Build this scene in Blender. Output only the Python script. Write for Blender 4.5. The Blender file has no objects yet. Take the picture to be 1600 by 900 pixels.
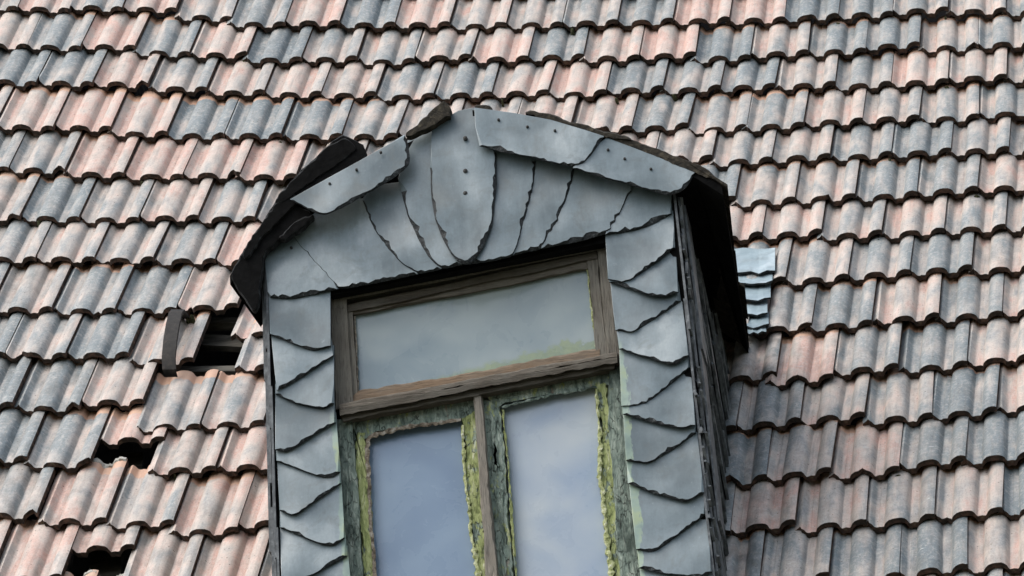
import bpy, math, random
import numpy as np
from mathutils import Vector, Matrix

R = math.radians
rng = random.Random(7)
S = bpy.context.scene
COL = S.collection

# ------------------------------------------------------------------ camera
FPX = 7400.0                      # focal length in pixels of the 1600 px wide photo
AZ, EL, ROLL = R(7.0), R(30.0), math.atan(0.079)
DIST = 14.0
fwd = np.array([-math.sin(AZ) * math.cos(EL), math.cos(AZ) * math.cos(EL), math.sin(EL)])
rt0 = np.array([math.cos(AZ), math.sin(AZ), 0.0])
up0 = np.cross(rt0, fwd)
rt = rt0 * math.cos(ROLL) - up0 * math.sin(ROLL)
up = up0 * math.cos(ROLL) + rt0 * math.sin(ROLL)
CAMZ = 1.65
_d = fwd + rt * (740 - 800) / FPX + up * (450 - 500) / FPX
_d = _d / np.linalg.norm(_d)
CAM = np.array([0.0, 0.0, 0.0]) - _d * DIST
CAM[2] = CAMZ                      # dormer stands where the ray meets y = 0
Z0 = CAMZ + _d[2] * DIST           # height of the window on the dormer front

cam_d = bpy.data.cameras.new("camera")
cam_d.sensor_width = 36.0
cam_d.lens = 36.0 * FPX / 1600.0
cam_d.clip_start = 0.1
cam_d.clip_end = 5000.0
cam = bpy.data.objects.new("camera", cam_d)
COL.objects.link(cam)
M = Matrix(((rt[0], up[0], -fwd[0], CAM[0]), (rt[1], up[1], -fwd[1], CAM[1]),
            (rt[2], up[2], -fwd[2], CAM[2]), (0, 0, 0, 1)))
cam.matrix_world = M
S.camera = cam

# ------------------------------------------------------------------ light
SUN_EL, SUN_AZ = R(52), R(-58)     # azimuth measured from -Y (towards the viewer), negative = to the left
w = bpy.data.worlds.new("World")
S.world = w
w.use_nodes = True
nt = w.node_tree
nt.nodes.clear()
wo = nt.nodes.new("ShaderNodeOutputWorld")
bg = nt.nodes.new("ShaderNodeBackground")
sky = nt.nodes.new("ShaderNodeTexSky")
sky.sky_type = 'NISHITA'
sky.sun_disc = False
sky.sun_elevation = SUN_EL
sun_dir = Vector((math.sin(SUN_AZ) * math.cos(SUN_EL), -math.cos(SUN_AZ) * math.cos(SUN_EL), math.sin(SUN_EL)))
sky.sun_rotation = math.atan2(sun_dir.x, sun_dir.y)
sky.air_density = 1.0
sky.dust_density = 2.5
sky.ozone_density = 1.0
hs = nt.nodes.new("ShaderNodeHueSaturation")       # thin overcast: the blue is washed out
hs.inputs['Saturation'].default_value = 0.5
hs.inputs['Value'].default_value = 1.0
nt.links.new(sky.outputs[0], hs.inputs['Color'])
nt.links.new(hs.outputs[0], bg.inputs[0])
bg.inputs[1].default_value = 0.15
nt.links.new(bg.outputs[0], wo.inputs[0])

sl = bpy.data.lights.new("sun", 'SUN')
sl.energy = 1.15
sl.angle = R(50)
sl.color = (1.0, 0.96, 0.90)
so = bpy.data.objects.new("sun", sl)
so.rotation_euler = sun_dir.to_track_quat('Z', 'Y').to_euler()
so.location = (-8, -10, 20)
COL.objects.link(so)

S.view_settings.view_transform = 'Standard'
S.view_settings.look = 'None'
S.view_settings.exposure = 0.92
S.view_settings.gamma = 1.0

# ------------------------------------------------------------------ pixel rays
def ray(px, py):
    d = fwd + rt * (px - 800) / FPX + up * (450 - py) / FPX
    return d / np.linalg.norm(d)

def onplane(px, py, p0, n):
    d = ray(px, py)
    t = np.dot(p0 - CAM, n) / np.dot(d, n)
    return CAM + d * t

def proj(p):
    q = np.asarray(p) - CAM
    z = np.dot(q, fwd)
    return 800 + FPX * np.dot(q, rt) / z, 450 - FPX * np.dot(q, up) / z

def fp(px, py, d=0.0):
    """point of the dormer front at a distance d in front of its wall plane y = 0"""
    return onplane(px, py, np.array([0.0, -d, 0.0]), np.array([0.0, 1.0, 0.0]))

RP = R(59)                                         # pitch of the main roof
RN = np.array([0.0, -math.sin(RP), math.cos(RP)])  # its outward normal
RT_ = np.array([0.0, math.cos(RP), math.sin(RP)])  # its up-slope direction
_c = fp(1057, 310)
LEN = 0.98
RO = np.array([0.0, LEN, _c[2]])                   # a point of the roof plane

def onroof(px, py, h=0.0):
    return onplane(px, py, RO + RN * h, RN)

# ------------------------------------------------------------------ materials
def new_mat(name):
    m = bpy.data.materials.new(name)
    m.use_nodes = True
    t = m.node_tree
    b = t.nodes['Principled BSDF']
    return m, t, b

class NB:
    """small node helper"""
    def __init__(s, t): s.t = t
    def n(s, typ, **kw):
        x = s.t.nodes.new(typ)
        for k, v in kw.items(): setattr(x, k, v)
        return x
    def l(s, a, b): s.t.links.new(a, b)
    def val(s, sock, v):
        if hasattr(v, 'is_output') or isinstance(v, bpy.types.NodeSocket): s.l(v, sock)
        else: sock.default_value = v
    def math(s, op, a, b=0.0, c=None, clamp=False):
        x = s.n('ShaderNodeMath', operation=op, use_clamp=clamp)
        s.val(x.inputs[0], a); s.val(x.inputs[1], b)
        if c is not None: s.val(x.inputs[2], c)
        return x.outputs[0]
    def vmath(s, op, a, b):
        x = s.n('ShaderNodeVectorMath', operation=op)
        s.val(x.inputs[0], a); s.val(x.inputs[1], b)
        return x.outputs[0]
    def noise(s, vec, scale, detail=3.0, rough=0.5, dist=0.0):
        x = s.n('ShaderNodeTexNoise')
        s.l(vec, x.inputs['Vector'])
        x.inputs['Scale'].default_value = scale
        x.inputs['Detail'].default_value = detail
        x.inputs['Roughness'].default_value = rough
        x.inputs['Distortion'].default_value = dist
        return x.outputs[0]
    def ramp(s, fac, stops):
        x = s.n('ShaderNodeValToRGB')
        s.val(x.inputs[0], fac)
        e = x.color_ramp.elements
        while len(e) < len(stops): e.new(0.5)
        for i, (p, c) in enumerate(stops):
            e[i].position = p
            e[i].color = (c[0], c[1], c[2], 1) if hasattr(c, '__len__') else (c, c, c, 1)
        return x.outputs[0]
    def mix(s, f, a, b, mode='MIX'):
        x = s.n('ShaderNodeMix', data_type='RGBA', blend_type=mode)
        s.val(x.inputs[0], f)
        for sock, v in ((x.inputs[6], a), (x.inputs[7], b)):
            if hasattr(v, '__len__'): sock.default_value = (v[0], v[1], v[2], 1)
            else: s.l(v, sock)
        return x.outputs[2]
    def bump(s, h, strength, dist, normal=None):
        x = s.n('ShaderNodeBump')
        s.l(h, x.inputs['Height'])
        x.inputs['Strength'].default_value = strength
        x.inputs['Distance'].default_value = dist
        if normal is not None: s.l(normal, x.inputs['Normal'])
        return x.outputs[0]

def scaled(nb, vec, sx, sy, sz):
    return nb.vmath('MULTIPLY', vec, (sx, sy, sz))

def tile_material():
    m, t, b = new_mat("weathered_clay_tile")
    nb = NB(t)
    uv = nb.n('ShaderNodeUVMap').outputs[0]
    oi = nb.n('ShaderNodeObjectInfo')
    sep = nb.n('ShaderNodeSeparateColor'); nb.l(oi.outputs['Color'], sep.inputs[0])
    P, RND, DIRT_SHADE = sep.outputs[0], sep.outputs[1], sep.outputs[2]
    off = nb.n('ShaderNodeCombineXYZ')
    nb.l(nb.math('MULTIPLY', RND, 37.0), off.inputs[0])
    nb.l(nb.math('MULTIPLY', RND, 91.0), off.inputs[1])
    nb.l(nb.math('MULTIPLY', RND, 53.0), off.inputs[2])
    v = nb.vmath('ADD', nb.vmath('MULTIPLY', uv, (0.2, 0.4, 0.0)), off.outputs[0])
    patch = nb.noise(scaled(nb, v, 15, 5.0, 1), 1.0, 3.0, 0.55, 0.4)
    patch2 = nb.noise(scaled(nb, v, 55, 9.0, 1), 1.0, 3.0, 0.6)
    ux = nb.n('ShaderNodeSeparateXYZ'); nb.l(uv, ux.inputs[0])
    pan = nb.ramp(ux.outputs[0], [(0.10, 0.0), (0.13, 1.0), (0.25, 1.0), (0.28, 0.0), (0.62, 0.0), (0.65, 1.0), (0.76, 1.0), (0.79, 0.0)])
    pk = nb.math('ADD', nb.math('ADD', nb.math('MULTIPLY_ADD', P, 0.94, 0.01), nb.math('MULTIPLY', pan, 0.20)), nb.math('MULTIPLY', nb.math('SUBTRACT', patch, 0.5), 1.65))
    pk = nb.math('ADD', pk, nb.math('MULTIPLY', nb.math('SUBTRACT', patch2, 0.5), 0.45), clamp=True)
    col = nb.ramp(pk, [(0.0, (0.145, 0.176, 0.190)), (0.25, (0.205, 0.228, 0.232)), (0.44, (0.315, 0.302, 0.286)),
                       (0.64, (0.440, 0.378, 0.333)), (0.82, (0.495, 0.382, 0.328)), (1.0, (0.50, 0.325, 0.268))])
    # mottling: fine grain, worn pale streaks across, pale lichen film, dark pits
    g = nb.noise(scaled(nb, v, 210, 130, 1), 1.0, 5.0, 0.75)
    col = nb.mix(1.0, col, nb.ramp(g, [(0.28, 0.70), (0.5, 1.0), (0.72, 1.20)]), 'MULTIPLY')
    lich = nb.noise(scaled(nb, v, 85, 60, 1), 1.0, 6.0, 0.75)
    lmask = nb.ramp(lich, [(0.49, 0.0), (0.64, 1.0)])
    col = nb.mix(nb.math('MULTIPLY', lmask, 0.48), col, (0.50, 0.465, 0.42))
    scr = nb.noise(scaled(nb, v, 38, 210, 1), 1.0, 2.0, 0.5, 0.6)
    area = nb.noise(scaled(nb, v, 9, 7, 1), 1.0, 1.0)
    smask = nb.math('MULTIPLY', nb.ramp(scr, [(0.66, 0.0), (0.70, 1.0)]), nb.ramp(area, [(0.55, 0.0), (0.66, 1.0)]))
    col = nb.mix(nb.math('MULTIPLY', smask, 0.75), col, (0.62, 0.62, 0.60))
    pit = nb.n('ShaderNodeTexVoronoi'); nb.l(scaled(nb, v, 70, 70, 1), pit.inputs['Vector']); pit.inputs['Scale'].default_value = 1.0
    psel = nb.n('ShaderNodeSeparateColor'); nb.l(pit.outputs['Color'], psel.inputs[0])
    pm = nb.math('MULTIPLY', nb.math('LESS_THAN', pit.outputs['Distance'], 0.17), nb.math('GREATER_THAN', psel.outputs[0], 0.83))
    col = nb.mix(nb.math('MULTIPLY', pm, 0.75), col, (0.03, 0.028, 0.025))
    strk = nb.noise(scaled(nb, v, 75, 5.0, 1), 1.0, 4.0, 0.6)
    col = nb.mix(nb.ramp(strk, [(0.50, 0.0), (0.70, 0.34)]), col, (0.125, 0.12, 0.112))
    # soot and moss film per tile, plus the dormer's soft shadow painted in
    dirt_shade = nb.noise(scaled(nb, v, 20, 12, 1), 1.0, 5.0, 0.65)
    dm = nb.math('MULTIPLY', nb.ramp(dirt_shade, [(0.42, 0.0), (0.72, 1.0)]), DIRT_SHADE, clamp=True)
    col = nb.mix(nb.math('MULTIPLY', dm, 0.8), col, (0.085, 0.085, 0.075))
    # the head of a tile, once lapped by the row above, never weathered
    su = nb.n('ShaderNodeSeparateXYZ'); nb.l(uv, su.inputs[0])
    hv = nb.math('ADD', su.outputs[1], nb.math('MULTIPLY', nb.math('SUBTRACT', patch2, 0.5), 0.10))
    head = nb.ramp(hv, [(0.84, 0.0), (0.86, 1.0)])
    col = nb.mix(nb.math('MULTIPLY', head, 0.9), col, nb.mix(patch, (0.52, 0.27, 0.16), (0.50, 0.36, 0.27)))
    nb.l(col, b.inputs['Base Color'])
    b.inputs['Roughness'].default_value = 0.55
    b.inputs['Specular IOR Level'].default_value = 0.5
    nb.l(nb.bump(nb.math('ADD', g, nb.math('MULTIPLY', lich, 0.8)), 0.55, 0.0022), b.inputs['Normal'])
    return m

def edge_material():
    m, t, b = new_mat("sooty_tile_edge")
    nb = NB(t)
    oc = nb.n('ShaderNodeTexCoord').outputs['Object']
    n = nb.noise(oc, 45, 4, 0.6)
    col = nb.ramp(n, [(0.3, (0.020, 0.017, 0.014)), (0.48, (0.042, 0.031, 0.025)), (0.62, (0.10, 0.060, 0.045)), (0.76, (0.13, 0.12, 0.08))])
    nb.l(col, b.inputs['Base Color'])
    b.inputs['Roughness'].default_value = 0.9
    b.inputs['Specular IOR Level'].default_value = 0.15
    nb.l(nb.bump(n, 0.7, 0.004), b.inputs['Normal'])
    return m

def slate_material(name, tone=1.0, smear=None, rough=0.38):
    m, t, b = new_mat(name)
    nb = NB(t)
    oc = nb.n('ShaderNodeTexCoord').outputs['Object']
    oi = nb.n('ShaderNodeObjectInfo')
    off = nb.n('ShaderNodeCombineXYZ')
    nb.l(nb.math('MULTIPLY', oi.outputs['Random'], 31.0), off.inputs[0])
    nb.l(nb.math('MULTIPLY', oi.outputs['Random'], 17.0), off.inputs[2])
    v = nb.vmath('ADD', oc, off.outputs[0])
    cl = nb.noise(v, 6.0, 3, 0.5, 0.4)
    fi = nb.noise(v, 120.0, 4, 0.6)
    st = nb.noise(scaled(nb, v, 25, 25, 8), 1.0, 4, 0.6)
    f = nb.math('ADD', nb.math('MULTIPLY', cl, 0.75), nb.math('MULTIPLY', st, 0.25))
    tt = nb.math('ADD', f, nb.math('MULTIPLY', nb.math('SUBTRACT', oi.outputs['Random'], 0.5), 0.16))
    col = nb.ramp(tt, [(0.35, [c * tone for c in (0.078, 0.108, 0.121)]), (0.46, [c * tone for c in (0.122, 0.161, 0.177)]),
                       (0.56, [c * tone for c in (0.163, 0.206, 0.224)]), (0.66, [c * tone for c in (0.245, 0.288, 0.302)])])
    col = nb.mix(1.0, col, nb.ramp(fi, [(0.3, 0.93), (0.7, 1.06)]), 'MULTIPLY')
    grain = nb.noise(scaled(nb, v, 260, 260, 18), 1.0, 4, 0.65, 0.5)
    col = nb.mix(1.0, col, nb.ramp(grain, [(0.35, 0.96), (0.65, 1.03)]), 'MULTIPLY')
    blot = nb.noise(v, 16.0, 5, 0.7, 0.8)
    col = nb.mix(nb.ramp(blot, [(0.53, 0.0), (0.70, 0.45)]), col, (0.085, 0.098, 0.092))
    spk = nb.noise(v, 60.0, 5, 0.75)
    col = nb.mix(nb.ramp(spk, [(0.64, 0.0), (0.74, 0.30)]), col, (0.34, 0.37, 0.36))
    rust = nb.noise(v, 4.5, 3, 0.5)
    col = nb.mix(nb.math('MULTIPLY', nb.ramp(rust, [(0.60, 0.0), (0.75, 1.0)]), 0.35), col, (0.15, 0.14, 0.11))
    if smear:
        x0, mm, z0, zmax, sg, wid = smear
        se = nb.n('ShaderNodeSeparateXYZ'); nb.l(oc, se.inputs[0])
        line = nb.math('ADD', nb.math('MULTIPLY', nb.math('SUBTRACT', se.outputs[2], z0), mm), x0)
        dist = nb.math('MULTIPLY', nb.math('SUBTRACT', se.outputs[0], line), sg)
        sn = nb.noise(scaled(nb, oc, 30, 30, 9), 1.0, 4, 0.65)
        lim = nb.math('MULTIPLY', nb.math('SUBTRACT', nb.math('MULTIPLY', sn, 2.0), 0.45), wid)
        mk = nb.math('DIVIDE', nb.math('SUBTRACT', lim, dist), 0.004, clamp=True)
        zc = nb.math('DIVIDE', nb.math('SUBTRACT', zmax, se.outputs[2]), 0.06, clamp=True)
        mk = nb.math('MULTIPLY', mk, zc)
        lc = nb.noise(oc, 11, 3, 0.6)
        pc = nb.ramp(lc, [(0.36, (0.17, 0.25, 0.20)), (0.50, (0.28, 0.38, 0.28)), (0.62, (0.36, 0.43, 0.20)), (0.75, (0.24, 0.34, 0.27))])
        col = nb.mix(nb.math('MULTIPLY', mk, 0.62), col, pc)
    nb.l(col, b.inputs['Base Color'])
    rr = nb.ramp(cl, [(0.3, rough + 0.14), (0.7, rough - 0.06)])
    nb.l(rr, b.inputs['Roughness'])
    b.inputs['Specular IOR Level'].default_value = 0.62
    n1 = nb.bump(nb.noise(v, 6.0, 0.0, 0.4), 0.75, 0.034)
    n2 = nb.bump(nb.math('ADD', nb.math('MULTIPLY', fi, .6), st), 0.15, 0.0015, n1)
    nb.l(n2, b.inputs['Normal'])
    return m

def rough_material(name, stops, scale=40, bump=0.6, bd=0.004, rough=0.9, stretch=(1, 1, 1), spec=0.2):
    m, t, b = new_mat(name)
    nb = NB(t)
    oc = nb.n('ShaderNodeTexCoord').outputs['Object']
    v = scaled(nb, oc, *stretch)
    n = nb.noise(v, scale, 5, 0.65, 0.3)
    nb.l(nb.ramp(n, stops), b.inputs['Base Color'])
    b.inputs['Roughness'].default_value = rough
    b.inputs['Specular IOR Level'].default_value = spec
    nb.l(nb.bump(n, bump, bd), b.inputs['Normal'])
    return m

def wood_material(name, c, stretch, grey=0.4):
    m, t, b = new_mat(name)
    nb = NB(t)
    oc = nb.n('ShaderNodeTexCoord').outputs['Object']
    v = scaled(nb, oc, *stretch)
    gr = nb.noise(v, 1.0, 5, 0.65, 0.6)
    pat = nb.noise(oc, 9, 4, 0.6)
    fine = nb.noise(scaled(nb, v, 3, 3, 3), 1.0, 3, 0.6)
    base = nb.ramp(gr, [(0.28, [x * 0.28 for x in c]), (0.42, [x * 0.8 for x in c]), (0.56, c), (0.75, [min(0.6, x * 1.5) for x in c])])
    col = nb.mix(nb.math('MULTIPLY', nb.ramp(pat, [(0.42, 0.0), (0.62, 1.0)]), grey), base, (0.23, 0.22, 0.19))
    col = nb.mix(nb.ramp(fine, [(0.30, 0.75), (0.40, 0.0)]), col, (0.03, 0.028, 0.022))
    nb.l(col, b.inputs['Base Color'])
    b.inputs['Roughness'].default_value = 0.85
    b.inputs['Specular IOR Level'].default_value = 0.25
    nb.l(nb.bump(nb.math('ADD', gr, fine), 0.8, 0.005), b.inputs['Normal'])
    return m

def paint_material(name, lichen=0.3, dark=0.3, wood=0.25):
    """old green paint, cracked along the grain, with yellow green lichen and bare wood"""
    m, t, b = new_mat(name)
    nb = NB(t)
    oc = nb.n('ShaderNodeTexCoord').outputs['Object']
    v = scaled(nb, oc, 60, 60, 14)
    g = nb.noise(v, 1.0, 5, 0.65, 0.7)
    p = nb.noise(scaled(nb, oc, 16, 16, 9), 1.0, 4, 0.6)
    q = nb.noise(scaled(nb, oc, 30, 30, 18), 1.0, 5, 0.7)
    col = nb.ramp(g, [(0.30, (0.05, 0.066, 0.056)), (0.43, (0.145, 0.188, 0.158)), (0.56, (0.235, 0.285, 0.24)), (0.70, (0.40, 0.45, 0.38))])
    col = nb.mix(nb.ramp(p, [(0.62 - 0.3 * dark, 0.0), (0.75 - 0.3 * dark, 0.8)]), col, (0.04, 0.058, 0.048))
    lm = nb.ramp(q, [(0.70 - 0.42 * lichen, 0.0), (0.76 - 0.42 * lichen, 1.0)])
    lc = nb.ramp(g, [(0.33, (0.11, 0.13, 0.05)), (0.46, (0.27, 0.31, 0.12)), (0.58, (0.38, 0.41, 0.19)), (0.70, (0.62, 0.62, 0.47))])
    col = nb.mix(lm, col, lc)
    wm = nb.noise(scaled(nb, oc, 22, 22, 6), 1.0, 4, 0.6)
    col = nb.mix(nb.ramp(wm, [(0.72 - 0.25 * wood, 0.0), (0.76 - 0.25 * wood, 0.85)]), col, (0.21, 0.18, 0.145))
    crk = nb.n('ShaderNodeTexVoronoi', feature='DISTANCE_TO_EDGE')
    nb.l(nb.vmath('ADD', scaled(nb, oc, 70, 70, 28), nb.vmath('MULTIPLY', nb.n('ShaderNodeTexNoise').outputs[1], (1.5, 1.5, 1.5))), crk.inputs['Vector'])
    crk.inputs['Scale'].default_value = 1.0
    cm = nb.math('MULTIPLY', nb.math('LESS_THAN', crk.outputs['Distance'], 0.05), nb.ramp(q, [(0.40, 1.0), (0.5, 0.2)]))
    col = nb.mix(nb.math('MULTIPLY', cm, 0.75), col, (0.02, 0.022, 0.018))
    nb.l(col, b.inputs['Base Color'])
    b.inputs['Roughness'].default_value = 0.85
    b.inputs['Specular IOR Level'].default_value = 0.25
    hh = nb.math('ADD', nb.math('ADD', g, q), nb.math('MULTIPLY', cm, -0.6))
    nb.l(nb.bump(hh, 0.9, 0.009), b.inputs['Normal'])
    return m

def glass_material(name, c1, c2, green=0.0, zline=None, clear=0.22):
    """old pane under a film of dust, the reflected sky painted into its colour"""
    m, t, b = new_mat(name)
    nb = NB(t)
    oc = nb.n('ShaderNodeTexCoord').outputs['Object']
    cl = nb.noise(scaled(nb, oc, 2.0, 2.0, 3.0), 1.0, 2, 0.6, 0.6)
    sm = nb.noise(scaled(nb, oc, 9.0, 9.0, 8.0), 1.0, 4, 0.6, 0.5)
    col = nb.ramp(nb.math('ADD', nb.math('MULTIPLY', cl, 0.8), nb.math('MULTIPLY', sm, 0.2)), [(0.38, c1), (0.62, c2)])  # cloudy sky reflection painted in as base colour
    spk = nb.n('ShaderNodeTexVoronoi'); nb.l(oc, spk.inputs['Vector']); spk.inputs['Scale'].default_value = 28
    sc = nb.n('ShaderNodeSeparateColor'); nb.l(spk.outputs['Color'], sc.inputs[0])
    sp = nb.math('MULTIPLY', nb.math('LESS_THAN', spk.outputs['Distance'], 0.09), nb.math('GREATER_THAN', sc.outputs[1], 0.72))
    col = nb.mix(nb.math('MULTIPLY', sp, 0.45), col, (0.55, 0.57, 0.6))
    if zline:
        x0, z0, mm, hgt = zline                    # algae creeping up from the bottom rail
        se = nb.n('ShaderNodeSeparateXYZ'); nb.l(oc, se.inputs[0])
        zz = nb.math('SUBTRACT', se.outputs[2], nb.math('ADD', nb.math('MULTIPLY', nb.math('SUBTRACT', se.outputs[0], x0), mm), z0))
        an = nb.noise(scaled(nb, oc, 14, 14, 14), 1.0, 5, 0.7)
        sidew = nb.math('MULTIPLY', nb.math('ADD', nb.math('SUBTRACT', se.outputs[0], x0), 0.55), 1.1, clamp=True)
        lim = nb.math('MULTIPLY', nb.math('MULTIPLY', nb.math('SUBTRACT', an, 0.22), hgt * 2.6), sidew)
        mk = nb.math('DIVIDE', nb.math('SUBTRACT', lim, zz), 0.018, clamp=True)
        col = nb.mix(nb.math('MULTIPLY', mk, 0.75), col, nb.ramp(an, [(0.4, (0.19, 0.25, 0.15)), (0.65, (0.30, 0.36, 0.16))]))
    nb.l(col, b.inputs['Base Color'])
    nb.l(nb.ramp(sm, [(0.35, 0.22), (0.65, 0.38)]), b.inputs['Roughness'])
    b.inputs['Specular IOR Level'].default_value = 0.5
    b.inputs['Coat Weight'].default_value = 0.6
    b.inputs['Coat Roughness'].default_value = 0.06
    wv = nb.noise(oc, 5.0, 1, 0.5)
    nb.l(nb.bump(wv, 0.06, 0.02), b.inputs['Coat Normal'])
    tr = nb.n('ShaderNodeBsdfTransparent')
    mx = nb.n('ShaderNodeMixShader')
    mx.inputs[0].default_value = clear
    nb.l(b.outputs[0], mx.inputs[1]); nb.l(tr.outputs[0], mx.inputs[2])
    nb.l(mx.outputs[0], t.nodes['Material Output'].inputs['Surface'])
    return m

def flat_material(name, c, rough=0.8, metal=0.0):
    m, t, b = new_mat(name)
    b.inputs['Base Color'].default_value = (*c, 1)
    b.inputs['Roughness'].default_value = rough
    b.inputs['Metallic'].default_value = metal
    b.inputs['Specular IOR Level'].default_value = 0.2
    return m

M_TILE = tile_material()
M_EDGE = edge_material()
M_BLACK = rough_material("black_shaded_underside", [(0.35, (0.004, 0.004, 0.004)), (0.7, (0.009, 0.009, 0.009))], 30, 0.6, 0.006, 1.0, (1, 1, 1), 0.05)  # the undersides' shade is painted in as a near-black base colour
M_MOSS = rough_material("mossy_black_slate", [(0.35, (0.012, 0.011, 0.009)), (0.55, (0.035, 0.03, 0.022)), (0.75, (0.10, 0.085, 0.06))], 55, 0.9, 0.008)
M_DARKSLATE = rough_material("dark_slate", [(0.35, (0.028, 0.033, 0.035)), (0.55, (0.085, 0.095, 0.10)), (0.75, (0.22, 0.235, 0.24))], 30, 0.6, 0.004, 0.5, (1, 1, 1), 0.5)
M_FEDGE = rough_material("worn_black_slate_edge", [(0.42, (0.006, 0.006, 0.006)), (0.6, (0.022, 0.024, 0.025)), (0.8, (0.09, 0.095, 0.095))], 60, 0.8, 0.005)
M_SEDGE = rough_material("dressed_slate_edge_shade", [(0.40, (0.006, 0.008, 0.009)), (0.58, (0.020, 0.025, 0.027)), (0.76, (0.15, 0.17, 0.175))], 110, 1.0, 0.006, 0.6, (1, 1, 1), 0.4)  # broken edge tone, darkened to paint in the shadow line under each slate
M_WOODH = wood_material("weathered_brown_wood", (0.150, 0.128, 0.102), (9, 130, 200))
M_RAIL = wood_material("bare_orange_brown_wood", (0.25, 0.175, 0.115), (9, 120, 220), 0.3)
M_WOODDARK = wood_material("dark_weathered_wood", (0.085, 0.074, 0.058), (8, 130, 200), 0.25)
M_WOODV = wood_material("weathered_upright_wood", (0.175, 0.158, 0.130), (170, 170, 9), 0.5)
M_GREYWOOD = wood_material("bare_grey_wood", (0.23, 0.205, 0.17), (190, 190, 10), 0.4)
M_DGREEN = paint_material("dark_green_paint", 0.12, 0.40, 0.18)
M_MGREEN = paint_material("peeling_green_paint", 0.28, 0.12, 0.34)
M_LICHEN = paint_material("lichen_on_green_paint", 0.74, 0.05, 0.12)
M_PUTTY = rough_material("crumbling_putty", [(0.34, (0.12, 0.13, 0.05)), (0.46, (0.31, 0.34, 0.15)), (0.58, (0.46, 0.48, 0.28)), (0.70, (0.66, 0.66, 0.55))], 75, 1.0, 0.006)
M_PUTTYB = rough_material("brown_putty", [(0.32, (0.05, 0.042, 0.032)), (0.48, (0.19, 0.155, 0.115)), (0.66, (0.34, 0.32, 0.27))], 70, 1.0, 0.006)
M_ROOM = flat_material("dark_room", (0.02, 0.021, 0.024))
M_ATTIC = rough_material("dark_attic_boards", [(0.35, (0.008, 0.007, 0.006)), (0.7, (0.03, 0.024, 0.018))], 14, 0.6, 0.004)
M_BATTEN = rough_material("old_batten_wood", [(0.35, (0.03, 0.028, 0.023)), (0.7, (0.13, 0.12, 0.10))], 30, 0.6, 0.004, 0.9, (0.2, 1, 1))
M_IRON = rough_material("rusty_black_iron", [(0.35, (0.008, 0.0075, 0.007)), (0.55, (0.018, 0.016, 0.014)), (0.75, (0.045, 0.034, 0.027))], 45, 0.5, 0.003, 0.75, (1, 1, 1), 0.3)
M_NAIL = flat_material("rusty_nail", (0.035, 0.035, 0.033), 0.55, 0.4)

# ------------------------------------------------------------------ object helpers
def link(name, verts, faces, mats, parent=None, origin=(0, 0, 0), fmat=None, uvs=None, smooth=False):
    me = bpy.data.meshes.new(name)
    o3 = np.asarray(origin, float)
    vv = np.asarray(verts, float) - o3
    me.from_pydata(vv.tolist(), [], faces)
    for mm in (mats if isinstance(mats, (list, tuple)) else [mats]):
        me.materials.append(mm)
    if fmat is not None:
        me.polygons.foreach_set('material_index', fmat)
    if uvs is not None:
        lay = me.uv_layers.new(name='UVMap')
        li = np.empty(len(me.loops), int)
        me.loops.foreach_get('vertex_index', li)
        lay.data.foreach_set('uv', np.asarray(uvs, float)[li].ravel())
    if smooth:
        me.polygons.foreach_set('use_smooth', [True] * len(me.polygons))
        me.set_sharp_from_angle(angle=R(40))
    me.update()
    o = bpy.data.objects.new(name, me)
    COL.objects.link(o)
    if parent is not None:
        o.parent = parent
        pw = np.asarray(parent_origin(parent))
        o.location = o3 - pw
    else:
        o.location = o3
    return o

_org = {}
def parent_origin(p):
    return _org.get(p.name, (0, 0, 0))

def empty(name, loc, label, cat):
    o = bpy.data.objects.new(name, None)
    o.empty_display_size = 0.2
    COL.objects.link(o)
    o.location = loc
    _org[o.name] = tuple(loc)
    o['label'] = label
    o['category'] = cat
    return o

# ------------------------------------------------------------------ ground
g = 600.0
gm = rough_material("garden_ground", [(0.35, (0.05, 0.06, 0.03)), (0.6, (0.09, 0.085, 0.06))], 0.6, 0.3, 0.02)
gr = link('ground', [(-g, -g, 0), (g, -g, 0), (g, g, 0), (-g, g, 0)], [(0, 1, 2, 3)], gm)
gr['kind'] = 'structure'

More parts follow.
